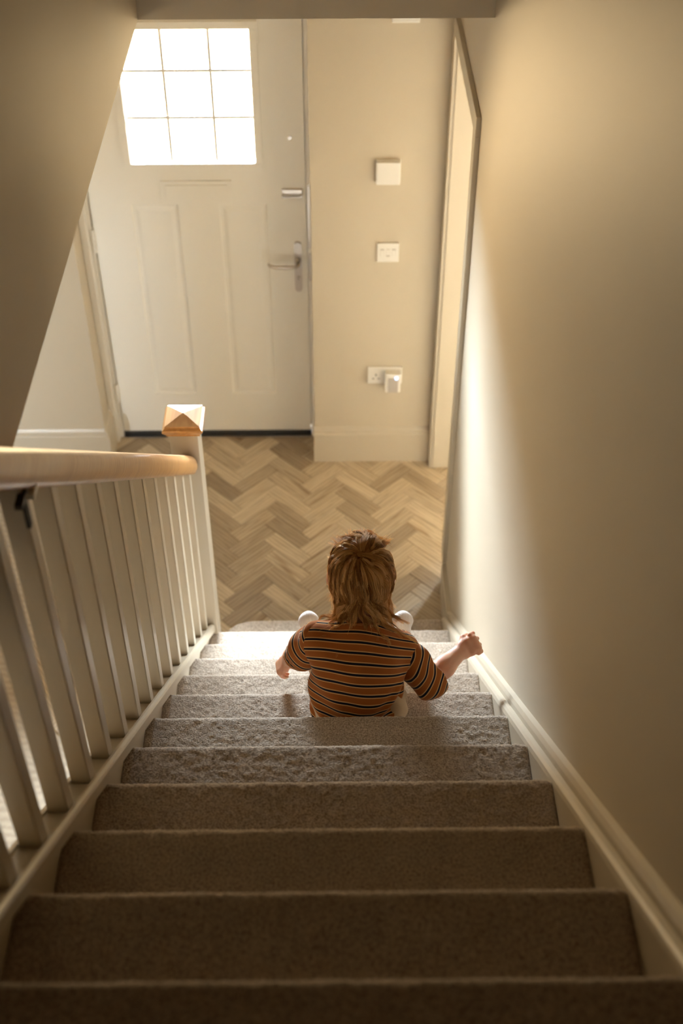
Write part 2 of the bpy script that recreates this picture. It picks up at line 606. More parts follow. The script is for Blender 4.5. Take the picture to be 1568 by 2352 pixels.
def door_leaf():
    """front skin as a grid of rectangles with moulded panels pressed in, plus edges and back"""
    bm = bmesh.new()
    panels = [(-0.354, -0.150, 0.246, 1.222), (-0.008, 0.206, 0.246, 1.222)]
    panels = [(-0.356, -0.160, 0.246, 1.222), (0.006, 0.206, 0.246, 1.222)]
    hole = (GX0 - 0.006, GX1 + 0.006, GZ0 - 0.006, GZ1 + 0.006)
    xs = sorted({DX0, DX1, hole[0], hole[1], *[p[0] for p in panels], *[p[1] for p in panels]})
    zs = sorted({0.022, 2.03, hole[2], hole[3], panels[0][2], panels[0][3]})

    def inside(r, x, z): return r[0] < x < r[1] and r[2] < z < r[3]
    for side in (0, 1):
        y = YD if side == 0 else YD + DT
        for i in range(len(xs) - 1):
            for j in range(len(zs) - 1):
                xc, zc = (xs[i] + xs[i + 1]) / 2, (zs[j] + zs[j + 1]) / 2
                if inside(hole, xc, zc): continue
                if side == 0 and any(inside(p, xc, zc) for p in panels): continue
                bm.faces.new([bm.verts.new(q) for q in ((xs[i], y, zs[j]), (xs[i + 1], y, zs[j]), (xs[i + 1], y, zs[j + 1]), (xs[i], y, zs[j + 1]))])
    # panel mouldings: groove down, step up to a raised field
    steps = [(0, 0.0), (0.006, 0.008), (0.016, 0.009), (0.034, 0.003), (0.040, 0.003)]
    for (x0, x1, z0, z1) in panels:
        prev = None
        for ins, dep in steps:
            ring = [bm.verts.new(p) for p in ((x0 + ins, YD + dep, z0 + ins), (x1 - ins, YD + dep, z0 + ins), (x1 - ins, YD + dep, z1 - ins), (x0 + ins, YD + dep, z1 - ins))]
            if prev:
                for q in range(4):
                    bm.faces.new((prev[q], prev[(q + 1) % 4], ring[(q + 1) % 4], ring[q]))
            prev = ring
        bm.faces.new(prev)
    # outer edges and the hole's sides
    for (x0, x1, z0, z1) in ((DX0, DX1, 0.022, 2.03), hole):
        c = [(x0, z0), (x1, z0), (x1, z1), (x0, z1)]
        for q in range(4):
            a, b = c[q], c[(q + 1) % 4]
            bm.faces.new([bm.verts.new(p) for p in ((a[0], YD, a[1]), (b[0], YD, b[1]), (b[0], YD + DT, b[1]), (a[0], YD + DT, a[1]))])
    bmesh.ops.remove_doubles(bm, verts=bm.verts, dist=1e-5)
    return bm


bm_obj('door_leaf', door_leaf(), M['door'], door)
# glazing surround: two stepped bead frames
bm = bmesh.new()


def frame_ring(bm, x0, x1, z0, z1, w, y0, y1, bev=0.003):
    add_box(bm, x0, x1, y0, y1, z0, z0 + w, bev)
    add_box(bm, x0, x1, y0, y1, z1 - w, z1, bev)
    add_box(bm, x0, x0 + w, y0, y1, z0 + w, z1 - w, bev)
    add_box(bm, x1 - w, x1, y0, y1, z0 + w, z1 - w, bev)


frame_ring(bm, GX0 - 0.028, GX1 + 0.028, GZ0 - 0.028, GZ1 + 0.028, 0.03, YD - 0.010, YD + 0.004)
frame_ring(bm, GX0 - 0.008, GX1 + 0.008, GZ0 - 0.008, GZ1 + 0.008, 0.012, YD - 0.004, YD + 0.018)
bm_obj('glazing_bead', bm, M['door'], door)
gxs = [GX0, -0.168, 0.0125, GX1]
gzs = [GZ0, 1.590, 1.778, GZ1]
for i in range(3):
    for j in range(3):
        box('pane', gxs[i] + 0.002, gxs[i + 1] - 0.002, YD + 0.018, YD + 0.022, gzs[j] + 0.002, gzs[j + 1] - 0.002, M['glass'], door)
for xx in gxs[1:3]:
    box('lead_bar', xx - 0.0066, xx + 0.0066, YD + 0.014, YD + 0.026, GZ0, GZ1, M['lead'], door, 0.001)
for zz in gzs[1:3]:
    box('lead_bar', GX0, GX1, YD + 0.013, YD + 0.027, zz - 0.0066, zz + 0.0066, M['lead'], door, 0.001)
# moulded letter plate blank
lp = box('letter_plate', -0.224, 0.067, YD - 0.006, YD + 0.002, 1.239, 1.329, M['door'], door, 0.003)
box('letter_flap', -0.204, 0.047, YD - 0.010, YD - 0.005, 1.256, 1.312, M['door'], lp, 0.003)
# spy hole
bm = bmesh.new()
add_cyl(bm, (0.308, YD - 0.004, 1.511), (0.308, YD + 0.002, 1.511), 0.009, n=18)
bm_obj('spy_hole', bm, M['steel'], door)
# door restrictor / night latch bar
lt = box('latch', 0.268, 0.352, YD - 0.012, YD + 0.001, 1.268, 1.290, M['steel'], door, 0.003)
bm = bmesh.new()
add_cyl(bm, (0.270, YD - 0.020, 1.264), (0.347, YD - 0.020, 1.264), 0.0045, n=12)
add_box(bm, 0.268, 0.276, YD - 0.022, YD, 1.256, 1.270, 0.001)
add_box(bm, 0.342, 0.350, YD - 0.022, YD, 1.256, 1.270, 0.001)
bm_obj('latch_bar', bm, M['steel'], lt)
# lever handle on a long rounded plate
hx = 0.327
bm = bmesh.new()
prof = []
for t in range(0, 181, 15):
    prof.append((hx + 0.0155 * math.cos(math.radians(t)), 1.030 + 0.0155 * math.sin(math.radians(t))))
for t in range(180, 361, 15):
    prof.append((hx + 0.0155 * math.cos(math.radians(t)), 0.820 + 0.0155 * math.sin(math.radians(t))))
add_prism(bm, prof, 'y', YD - 0.010, YD + 0.001)
hp = bm_obj('handle_plate', bm, M['steel'], door)
bm = bmesh.new()
add_cyl(bm, (hx, YD - 0.030, 0.962), (hx, YD - 0.008, 0.962), 0.012, n=18)
add_tube(bm, [(hx, YD - 0.028, 0.962), (hx, YD - 0.050, 0.960), (hx - 0.012, YD - 0.060, 0.958), (hx - 0.05, YD - 0.061, 0.956), (hx - 0.095, YD - 0.060, 0.957),
              (hx - 0.118, YD - 0.052, 0.960), (hx - 0.124, YD - 0.042, 0.962)], [0.009, 0.009, 0.009, 0.009, 0.009, 0.008, 0.006], 14)
bm_obj('lever', bm, M['steel'], hp, smooth=True)
bm = bmesh.new()
add_cyl(bm, (hx, YD - 0.016, 0.875), (hx, YD - 0.009, 0.875), 0.0085, n=16)
add_box(bm, hx - 0.004, hx + 0.004, YD - 0.0165, YD - 0.009, 0.852, 0.875)
kh = bm_obj('lock_cylinder', bm, M['steel'], hp)
box('key_slot', hx - 0.0012, hx + 0.0012, YD - 0.0172, YD - 0.0160, 0.866, 0.884, M['dark'], hp)
for z0, z1 in ((1.005, 1.115), (0.215, 0.315), (1.65, 1.75)):
    bm = bmesh.new()
    add_cyl(bm, (DX0 - 0.005, YD - 0.012, z0), (DX0 - 0.005, YD - 0.012, z1), 0.008, n=16)
    add_box(bm, DX0 - 0.013, DX0 + 0.003, YD - 0.012, YD + 0.01, z0, z1)
    bm_obj('hinge', bm, M['frame'], door)
# rubber draught strip along the foot of the leaf and the sill below it
box('draught_strip', DX0, DX1, YD - 0.010, YD + 0.03, 0.004, 0.030, M['dark'], door, 0.002)
box('door_sill', DX0 - 0.02, DX1 + 0.02, YD - 0.018, YD + 0.08, -0.004, 0.003, M['steel'], door, 0.002)
# frame (top, hinge side, lock side) with keeps
bm = bmesh.new()
add_box(bm, OX0, DX0 - 0.004, YD - 0.012, YD + 0.08, 0.0, OZ, 0.003)
add_box(bm, DX1 + 0.004, OX1, YD - 0.012, YD + 0.08, 0.0, OZ, 0.003)
add_box(bm, DX0 - 0.004, DX1 + 0.004, YD - 0.012, YD + 0.08, 2.034, OZ, 0.003)
add_box(bm, DX0 - 0.006, DX0 + 0.02, YD + DT + 0.001, YD + 0.08, 0.0, OZ)
add_box(bm, DX1 - 0.02, DX1 + 0.006, YD + DT + 0.001, YD + 0.08, 0.0, OZ)
add_box(bm, DX0, DX1, YD + DT + 0.001, YD + 0.08, 2.015, OZ)
add_box(bm, OX0, OX0 + 0.03, YD - 0.05, YD - 0.012, 0.0, OZ, 0.008)
fr = bm_obj('door_frame', bm, M['frame'], door)
for z0, z1 in ((1.02, 1.31), (0.86, 0.995)):
    box('keep_plate', DX1 + 0.006, DX1 + 0.017, YD - 0.015, YD - 0.010, z0, z1, M['steel'], fr, 0.001)

# ------------------------------------------------------------------ stairs
stairs = empty('staircase', (0.45, -1.4, 0.0), 'straight flight of beige carpeted steps between cream painted strings', 'staircase')


def smooth_noise(shape, n):
    a = rng.standard_normal(shape)
    for _ in range(n):
        a = (a + np.roll(a, 1, 0) + np.roll(a, -1, 0) + np.roll(a, 1, 1) + np.roll(a, -1, 1)) / 5
    return a / a.std()


def step_mesh(k):
    yn, zt = nose(k)
    zb = (k - 1) * RISE
    yr = yn - 0.022
    yr2 = yn - GO - 0.022
    R = 0.016
    prof = []
    sp = 0.0042 if k > 2 else 0.005

    def seg(a, b):
        n = max(1, int(math.hypot(b[0] - a[0], b[1] - a[1]) / sp))
        for i in range(n):
            t = i / n
            prof.append((a[0] + (b[0] - a[0]) * t, a[1] + (b[1] - a[1]) * t))
    seg((yr, zb), (yr, zt - 2 * R - 0.004))
    seg((yr, zt - 2 * R - 0.004), (yn - R, zt - 2 * R))
    for i in range(0, 12):
        t = -math.pi / 2 + math.pi * i / 12
        prof.append((yn - R + R * math.cos(t), zt - R + R * math.sin(t)))
    seg((yn - R, zt), (yr2, zt))
    prof.append((yr2, zt))
    P = np.array(prof)
    x0, x1 = (XL, XR) if k > 1 else (0.05, XR)
    nx = int((x1 - x0) / sp) + 1
    X = np.linspace(x0, x1, nx)
    if k == 1:
        X = np.concatenate([x0 + 0.11 * (1 - np.cos(np.linspace(0, math.pi / 2, 26)))[:-1], X[X > x0 + 0.11]])
        nx = len(X)
    # normals of the profile
    T = np.gradient(P, axis=0)
    Nn = np.stack([-T[:, 1], T[:, 0]], 1)
    Nn /= np.linalg.norm(Nn, axis=1)[:, None]
    # make the normal point outward (up on the tread)
    if Nn[-3, 1] < 0: Nn = -Nn
    sh = (nx, len(P))
    amp = 0.00045 * smooth_noise(sh, 0) + 0.0004 * smooth_noise(sh, 1) + 0.0002 * smooth_noise(sh, 10)
    edge = np.minimum(1, np.minimum(X - X[0], X[-1] - X)[:, None] / 0.012)
    amp = amp * (0.35 + 0.65 * edge) - 0.004 * (1 - edge) ** 2
    amp[:, 0] = 0; amp[:, -1] = 0
    Y = P[None, :, 0] + Nn[None, :, 0] * amp
    Z = P[None, :, 1] + Nn[None, :, 1] * amp
    if k == 1:
        d = np.maximum(0, (x0 + 0.11) - X)
        dy = 0.11 - np.sqrt(np.maximum(0, 0.11 ** 2 - d ** 2))
        w = np.clip((Y - yr2) / (yn - yr2), 0, 1)
        Y = Y - dy[:, None] * w * 0.9
    V = np.stack([np.broadcast_to(X[:, None], sh), Y, Z], -1).reshape(-1, 3)
    ii, jj = np.meshgrid(np.arange(nx - 1), np.arange(len(P) - 1), indexing='ij')
    a = (ii * len(P) + jj).ravel()
    F = np.stack([a, a + 1, a + len(P) + 1, a + len(P)], 1)
    me = np_mesh('step', V - np.array(stairs.location), F, M['carpet'])
    # close the ends, back and underside
    bm = bmesh.new(); bm.from_mesh(me)
    L = len(P)
    vv = list(bm.verts)
    c0 = bm.verts.new(Vector((X[0], yr2, zb)) - stairs.location)
    c1 = bm.verts.new(Vector((X[-1], yr2, zb)) - stairs.location)
    bm.faces.new([vv[j] for j in range(L)] + [c0])
    bm.faces.new([vv[(nx - 1) * L + j] for j in range(L - 1, -1, -1)] + [c1])
    bm.faces.new([vv[i * L] for i in range(nx)] + [c1, c0])
    bm.faces.new([vv[i * L + L - 1] for i in range(nx - 1, -1, -1)] + [c0, c1])
    bmesh.ops.recalc_face_normals(bm, faces=bm.faces)
    bm.to_mesh(me); bm.free()
    return me


for k in range(1, 14):
    if k == 13: break
    link(bpy.data.objects.new('step', step_mesh(k)), stairs)


def sloped(name, prof, y0, y1, mat, parent, smooth=False, cut0=None):
    """profile points (x, vertical offset) swept along the stair slope between y0 (low end) and y1"""
    bm = bmesh.new()
    A = [bm.verts.new((x, y0, line(y0, o))) for x, o in prof]
    B = [bm.verts.new((x, y1, line(y1, o))) for x, o in prof]
    n = len(prof)
    bm.faces.new(A); bm.faces.new(B[::-1])
    for i in range(n):
        bm.faces.new((A[i], B[i], B[(i + 1) % n], A[(i + 1) % n]))
    return bm_obj(name, bm, mat, parent, smooth=smooth)


# wall string with a moulded top edge, and the outer string under the balusters
sloped('wall_string', [(XR, -0.12), (XR, 0.178), (XR + 0.003, 0.189), (XR + 0.009, 0.195), (XR + 0.017, 0.197), (XR + 0.019, 0.190), (XR + 0.022, 0.190),
                       (XR + 0.025, 0.203), (XR + 0.031, 0.213), (XW, 0.217), (XW, -0.12)], 0.02, -2.75, M['trim'], stairs)
sloped('outer_string', [(-0.014, -0.13), (-0.014, 0.20), (XL, 0.20), (XL, -0.13)], -0.20, -2.75, M['trim'], stairs)

# ------------------------------------------------------------------ banister
ban = empty('banister', (0.005, -0.20, 0.0), 'painted stair banister with square balusters, oak handrail and oak capped newel post', 'banister')
NX0, NX1, NY0, NY1 = -0.038, 0.051, -0.246, -0.157
post = box('newel_post', NX0, NX1, NY0, NY1, 0.0, 1.319, M['trim'], ban, 0.0035)


def newel_cap():
    bm = bmesh.new()
    cx, cy = (NX0 + NX1) / 2, (NY0 + NY1) / 2
    rows = [(0.052, 1.290), (0.052, 1.297), (0.0555, 1.299), (0.057, 1.302), (0.0615, 1.307), (0.063, 1.312), (0.0615, 1.317), (0.057, 1.321), (0.0545, 1.324), (0.0545, 1.329)]
    prev = None
    for h, z in rows:
        ring = [bm.verts.new((cx + sx * h, cy + sy * h, z + 0.024)) for sx, sy in ((-1, -1), (1, -1), (1, 1), (-1, 1))]
        if prev:
            for q in range(4):
                bm.faces.new((prev[q], prev[(q + 1) % 4], ring[(q + 1) % 4], ring[q]))
        else:
            bm.faces.new(ring[::-1])
        prev = ring
    ap = bm.verts.new((cx, cy, 1.3665))
    for q in range(4):
        bm.faces.new((prev[q], prev[(q + 1) % 4], ap))
    return bm


bm_obj('newel_cap', newel_cap(), M['oak'], post)

BX = 0.007     # centre line of the balustrade
# base rail: a channel that takes the balusters
sloped('base_rail', [(BX - 0.031, 0.196), (BX - 0.031, 0.226), (BX - 0.027, 0.232), (BX - 0.019, 0.232), (BX - 0.018, 0.224), (BX + 0.018, 0.224), (BX + 0.019, 0.232),
                     (BX + 0.025, 0.233), (BX + 0.031, 0.230), (BX + 0.034, 0.224), (BX + 0.034, 0.196)], NY0 + 0.002, -2.75, M['trim'], ban)


def handrail():
    bm = bmesh.new()
    # cross-section (x, n) with n measured square to the slope
    pr = []
    w, h = 0.034, 0.060
    for t in range(0, 181, 12):
        c, s = math.cos(math.radians(t)), math.sin(math.radians(t))
        pr.append((w * math.copysign(abs(c) ** 0.75, c), h * 0.42 + h * 0.58 * abs(s) ** 0.8))
    pr += [(-w, h * 0.30), (-w * 0.86, h * 0.12), (-w * 0.74, 0.0), (w * 0.74, 0.0), (w * 0.86, h * 0.12), (w, h * 0.30)]
    ca = math.cos(math.atan(SL))
    d = Vector((0, -1, SL)).normalized()
    nrm = Vector((0, SL, 1)).normalized()
    top_off = 1.022 - h / ca
    rings = []
    stations = []
    base0 = Vector((BX, -0.258, line(-0.258, top_off)))
    # rounded lower end, then the straight run
    for q in range(6):
        a = math.radians(90 * q / 5)
        stations.append((0.016 * (1 - math.sin(a)) * 1.0, 1 - 0.34 * (1 - math.sin(a)) ** 1.6))
    stations = stations[::-1]
    stations = [(0.0, 0.66), (0.002, 0.82), (0.006, 0.92), (0.011, 0.975), (0.017, 1.0)]
    Ltot = (2.75 - 0.258) * math.sqrt(1 + SL * SL)
    for i in range(1, 41):
        stations.append((0.017 + (Ltot - 0.017) * i / 40, 1.0))
    for t, s in stations:
        c = base0 + d * t
        rings.append([bm.verts.new(c + Vector((x * s, 0, 0)) + nrm * (h / 2 + (n_ - h / 2) * s)) for x, n_ in pr])
    n = len(pr)
    for i in range(len(rings) - 1):
        for q in range(n):
            bm.faces.new((rings[i][q], rings[i][(q + 1) % n], rings[i + 1][(q + 1) % n], rings[i + 1][q]))
    bm.faces.new(rings[0]); bm.faces.new(rings[-1][::-1])
    return bm


hr = bm_obj('handrail', handrail(), M['oak'], ban, smooth=True)

# balusters share one mesh: both rails run parallel to the stairs
BW = 0.0175
bm = bmesh.new()
z_lo, z_hi = 0.212, 0.952
vsb = []
for (sx, sy) in ((-1, -1), (1, -1), (1, 1), (-1, 1)):
    vsb.append((bm.verts.new((sx * BW, sy * BW, z_lo - SL * sy * BW)), bm.verts.new((sx * BW, sy * BW, z_hi - SL * sy * BW))))
bm.faces.new([v[0] for v in vsb][::-1]); bm.faces.new([v[1] for v in vsb])
for i in range(4):
    a, b = vsb[i], vsb[(i + 1) % 4]
    bm.faces.new((a[0], b[0], b[1], a[1]))
bmesh.ops.bevel(bm, geom=[e for e in bm.edges if abs(e.verts[0].co.z - e.verts[1].co.z) > 0.3], offset=0.002, segments=2, affect='EDGES')
bmesh.ops.recalc_face_normals(bm, faces=bm.faces)
bal_me = bpy.data.meshes.new('baluster')
bm.to_mesh(bal_me); bm.free()
bal_me.materials.append(M['trim'])
for i in range(17):
    y = -0.318 - 0.1423 * i + 0.002
    o = bpy.data.objects.new('baluster', bal_me)
    link(o, ban)
    o.location = Vector((BX, y, -SL * y)) - ban.location

# small black hook under the rail
hk = empty('rail_hook', (0.024, -1.90, 2.485), 'small black hook hanging under the oak handrail at the left edge', 'hook')
bm = bmesh.new()
add_box(bm, 0.018, 0.030, -1.925, -1.885, 2.540, 2.549, 0.001)
add_box(bm, 0.022, 0.029, -1.905, -1.893, 2.485, 2.544, 0.002)
bm_obj('hook_arm', bm, M['dark'], hk)
box('hook_base', 0.022, 0.036, -1.882, -1.852, 2.522, 2.532, M['plastic'], hk, 0.001)

# ------------------------------------------------------------------ small things on the front wall
t = empty('thermostat', (0.692, YF, 1.461), 'plain square white box on the cream wall, topmost of the plates', 'thermostat')
box('back_plate', 0.644, 0.740, YF - 0.006, YF, 1.412, 1.509, M['plastic'], t, 0.002)
box('cover', 0.646, 0.738, YF - 0.026, YF - 0.006, 1.414, 1.507, M['plastic'], t, 0.004)
t = empty('light_switch', (0.700, YF, 1.104), 'white three gang light switch on the cream wall', 'light switch')
pl_ = box('switch_plate', 0.655, 0.744, YF - 0.009, YF, 1.061, 1.147, M['plastic'], t, 0.003)
for i, xx in enumerate((0.676, 0.6995, 0.723)):
    tl = (1, -1, 1)[i]
    prism('rocker', [(YF - 0.008, 1.088), (YF - 0.0115 - 0.0025 * tl, 1.089), (YF - 0.0115 + 0.0025 * tl, 1.119), (YF - 0.008, 1.120)], 'x', xx - 0.0066, xx + 0.0066, M['plastic'], t)
    box('rocker_gap', xx - 0.0072, xx + 0.0072, YF - 0.0094, YF - 0.0085, 1.087, 1.121, M['grille'], t)
t = empty('wall_socket', (0.70, YF, 0.488), 'white double power socket on the wall above the skirting', 'power socket')
box('socket_plate', 0.625, 0.776, YF - 0.010, YF, 0.445, 0.532, M['plastic'], t, 0.003)
for (xx, zz, w_, h_) in ((0.661, 0.492, 0.0025, 0.0055), (0.649, 0.472, 0.0045, 0.0022), (0.673, 0.472, 0.0045, 0.0022)):
    box('socket_slot', xx - w_, xx + w_, YF - 0.0106, YF - 0.0095, zz - h_, zz + h_, M['slot'], t)
box('socket_switch', 0.689, 0.698, YF - 0.0125, YF - 0.0095, 0.505, 0.521, M['plastic'], t, 0.001)
t = empty('plug_in_chime', (0.735, YF - 0.010, 0.48), 'white plug-in chime with grey grille and blue light in the socket', 'door chime')
box('chime_body', 0.701, 0.768, YF - 0.050, YF - 0.0105, 0.425, 0.522, M['plastic'], t, 0.005)
box('speaker_grille', 0.713, 0.757, YF - 0.0525, YF - 0.0495, 0.426, 0.503, M['grille'], t, 0.001)
bm = bmesh.new()
add_cyl(bm, (0.749, YF - 0.055, 0.503), (0.749, YF - 0.0515, 0.503), 0.0070, n=20)
bm_obj('blue_button', bm, M['led'], t)
t = empty('wall_sensor', (0.74, YF, 2.11), 'white box high on the cream wall, just below the ceiling edge', 'wall box')
box('sensor_body', 0.690, 0.790, YF - 0.032, YF, 2.043, 2.17, M['plastic'], t, 0.006)

# ------------------------------------------------------------------ the child
class Field:
    """smooth union of round cones and ellipsoids on a grid, meshed with surface nets"""
    def __init__(self, lo, hi, h):
        self.lo = np.array(lo, float); self.h = h
        self.n = np.ceil((np.array(hi, float) - self.lo) / h).astype(int) + 1
        self.D = np.full(self.n, 0.05, dtype=np.float32)

    def win(self, lo, hi, m):
        a = np.clip(np.floor((np.array(lo) - m - self.lo) / self.h).astype(int), 0, self.n - 1)
        b = np.clip(np.ceil((np.array(hi) + m - self.lo) / self.h).astype(int) + 1, 1, self.n)
        g = [self.lo[i] + self.h * np.arange(a[i], b[i]) for i in range(3)]
        X, Y, Z = np.meshgrid(*g, indexing='ij')
        return (slice(a[0], b[0]), slice(a[1], b[1]), slice(a[2], b[2])), X, Y, Z

    def put(self, sl, d, k, sub=False):
        cur = self.D[sl]
        if sub:
            d = -d
            self.D[sl] = np.maximum(cur, d)
            return
        if k <= 0:
            self.D[sl] = np.minimum(cur, d); return
        hh = np.clip(0.5 + 0.5 * (cur - d) / k, 0, 1)
        self.D[sl] = cur * (1 - hh) + d * hh - k * hh * (1 - hh)

    def cone(self, a, b, ra, rb, k=0.01, sub=False):
        a = np.array(a, float); b = np.array(b, float)
        r = max(ra, rb)
        sl, X, Y, Z = self.win(np.minimum(a, b) - r, np.maximum(a, b) + r, 2 * k + 3 * self.h)
        ab = b - a
        t = ((X - a[0]) * ab[0] + (Y - a[1]) * ab[1] + (Z - a[2]) * ab[2]) / max(1e-12, ab @ ab)
        t = np.clip(t, 0, 1)
        d = np.sqrt((X - a[0] - t * ab[0]) ** 2 + (Y - a[1] - t * ab[1]) ** 2 + (Z - a[2] - t * ab[2]) ** 2) - (ra + (rb - ra) * t)
        self.put(sl, d, k, sub)

    def chain(self, pts, rad, k=0.01):
        for i in range(len(pts) - 1):
            self.cone(pts[i], pts[i + 1], rad[i], rad[i + 1], k)

    def ell(self, c, r, k=0.01, R=None, sub=False):
        c = np.array(c, float); r = np.array(r, float)
        mx = r.max()
        sl, X, Y, Z = self.win(c - mx, c + mx, 2 * k + 3 * self.h)
        P = [X - c[0], Y - c[1], Z - c[2]]
        if R is not None:
            P = [R[0][i] * P[0] + R[1][i] * P[1] + R[2][i] * P[2] for i in range(3)]
        k0 = np.sqrt(sum((P[i] / r[i]) ** 2 for i in range(3)))
        k1 = np.sqrt(sum((P[i] / r[i] ** 2) ** 2 for i in range(3)))
        d = k0 * (k0 - 1) / np.maximum(k1, 1e-9)
        self.put(sl, d, k, sub)

    def cut(self, p, n):
        """keep the side the normal points away from"""
        p = np.array(p, float); n = np.array(n, float); n /= np.linalg.norm(n)
        g = [self.lo[i] + self.h * np.arange(self.n[i]) for i in range(3)]
        d = (g[0][:, None, None] - p[0]) * n[0] + (g[1][None, :, None] - p[1]) * n[1] + (g[2][None, None, :] - p[2]) * n[2]
        self.D = np.maximum(self.D, d.astype(np.float32))

    def grid(self):
        g = [self.lo[i] + self.h * np.arange(self.n[i]) for i in range(3)]
        return np.meshgrid(*g, indexing='ij')

    def mesh(self, relax=2):
        D = self.D; h = self.h
        ins = D < 0
        nx, ny, nz = D.shape
        cnt = np.zeros((nx - 1, ny - 1, nz - 1), dtype=np.int8)
        for dx in (0, 1):
            for dy in (0, 1):
                for dz in (0, 1):
                    cnt += ins[dx:nx - 1 + dx, dy:ny - 1 + dy, dz:nz - 1 + dz]
        act = (cnt > 0) & (cnt < 8)
        idx = np.full(act.shape, -1, dtype=np.int64)
        cells = np.argwhere(act)
        idx[act] = np.arange(len(cells))
        acc = np.zeros((len(cells), 3)); num = np.zeros(len(cells))
        cor = [(a, b, c) for a in (0, 1) for b in (0, 1) for c in (0, 1)]
        vals = {c: D[cells[:, 0] + c[0], cells[:, 1] + c[1], cells[:, 2] + c[2]] for c in cor}
        for c in cor:
            for ax in range(3):
                if c[ax] == 1: continue
                e = list(c); e[ax] = 1; e = tuple(e)
                va, vb = vals[c], vals[e]
                msk = (va < 0) != (vb < 0)
                t = np.where(msk, va / np.where(np.abs(va - vb) < 1e-12, 1, va - vb), 0)
                p = np.tile(np.array(c, float), (len(cells), 1)); p[:, ax] += t
                acc += p * msk[:, None]; num += msk
        V = self.lo + h * (cells + acc / num[:, None])
        F = []
        for ax in range(3):
            a1, a2 = (ax + 1) % 3, (ax + 2) % 3
            sl0 = [slice(1, -1)] * 3; sl0[ax] = slice(0, -1)
            sl1 = [slice(1, -1)] * 3; sl1[ax] = slice(1, None)
            A = ins[tuple(sl0)]; B = ins[tuple(sl1)]
            e = np.argwhere(A != B)
            flip = A[tuple(e.T)]
            base = e.copy()
            for q in (a1, a2): base[:, q] += 1
            def cell(o1, o2):
                c = base.copy(); c[:, a1] -= o1; c[:, a2] -= o2
                return idx[c[:, 0], c[:, 1], c[:, 2]]
            q = np.stack([cell(1, 1), cell(0, 1), cell(0, 0), cell(1, 0)], 1)
            q[~flip] = q[~flip][:, ::-1]
            F.append(q)
        F = np.concatenate(F)
        F = F[(F >= 0).all(1)]
        # light relaxation
        E_ = np.concatenate([F[:, [0, 1]], F[:, [1, 2]], F[:, [2, 3]], F[:, [3, 0]]])
        for _ in range(relax):
            S = np.zeros_like(V); c = np.zeros(len(V))
            np.add.at(S, E_[:, 0], V[E_[:, 1]]); np.add.at(c, E_[:, 0], 1)
            V = V * 0.5 + 0.5 * S / np.maximum(c, 1)[:, None]
        return V, F


def vec(*a): return np.array(a, float)


def unit(v): return v / np.linalg.norm(v)


def skin_mat():
    mt, nt, b = new_mat('child_skin')
    tc = N(nt, 'ShaderNodeTexCoord')
    n1 = N(nt, 'ShaderNodeTexNoise')
    n1.inputs['Scale'].default_value = 22
    nt.links.new(tc.outputs['Object'], n1.inputs['Vector'])
    rp = N(nt, 'ShaderNodeValToRGB')
    rp.color_ramp.elements[0].position = 0.3
    rp.color_ramp.elements[0].color = (0.66, 0.31, 0.19, 1)
    rp.color_ramp.elements[1].position = 0.7
    rp.color_ramp.elements[1].color = (0.74, 0.41, 0.27, 1)
    nt.links.new(n1.outputs['Fac'], rp.inputs['Fac'])
    nt.links.new(rp.outputs['Color'], b.inputs['Base Color'])
    b.inputs['Roughness'].default_value = 0.5
    b.inputs['Subsurface Weight'].default_value = 0.35
    b.inputs['Subsurface Radius'].default_value = (0.012, 0.004, 0.002)
    b.inputs['Subsurface Scale'].default_value = 1.0
    return mt


def shirt_mat():
    mt, nt, b = new_mat('striped_jersey')
    at = N(nt, 'ShaderNodeAttribute', attribute_name='stripe')
    dv = N(nt, 'ShaderNodeMath', operation='DIVIDE')
    dv.inputs[1].default_value = 0.0252
    nt.links.new(at.outputs['Fac'], dv.inputs[0])
    fr_ = N(nt, 'ShaderNodeMath', operation='FRACT')
    nt.links.new(dv.outputs[0], fr_.inputs[0])
    rp = N(nt, 'ShaderNodeValToRGB')
    cr = rp.color_ramp
    rust, tan, navy = (0.34, 0.105, 0.021, 1), (0.64, 0.37, 0.15, 1), (0.006, 0.007, 0.02, 1)
    cr.elements[0].position = 0.0; cr.elements[0].color = rust
    cr.elements[1].position = 1.0; cr.elements[1].color = rust
    for p, c in ((0.31, rust), (0.335, tan), (0.41, tan), (0.435, navy), (0.625, navy), (0.65, tan), (0.725, tan), (0.75, rust)):
        e = cr.elements.new(p); e.color = c
    nt.links.new(fr_.outputs[0], rp.inputs['Fac'])
    nt.links.new(rp.outputs['Color'], b.inputs['Base Color'])
    b.inputs['Roughness'].default_value = 0.95
    b.inputs['Specular IOR Level'].default_value = 0.15
    b.inputs['Sheen Weight'].default_value = 0.12
    tc = N(nt, 'ShaderNodeTexCoord')
    n1 = N(nt, 'ShaderNodeTexNoise')
    n1.inputs['Scale'].default_value = 900
    nt.links.new(tc.outputs['Object'], n1.inputs['Vector'])
    bp = N(nt, 'ShaderNodeBump')
    bp.inputs['Strength'].default_value = 0.25
    bp.inputs['Distance'].default_value = 0.001
    nt.links.new(n1.outputs['Fac'], bp.inputs['Height'])
    nt.links.new(bp.outputs['Normal'], b.inputs['Normal'])
    return mt


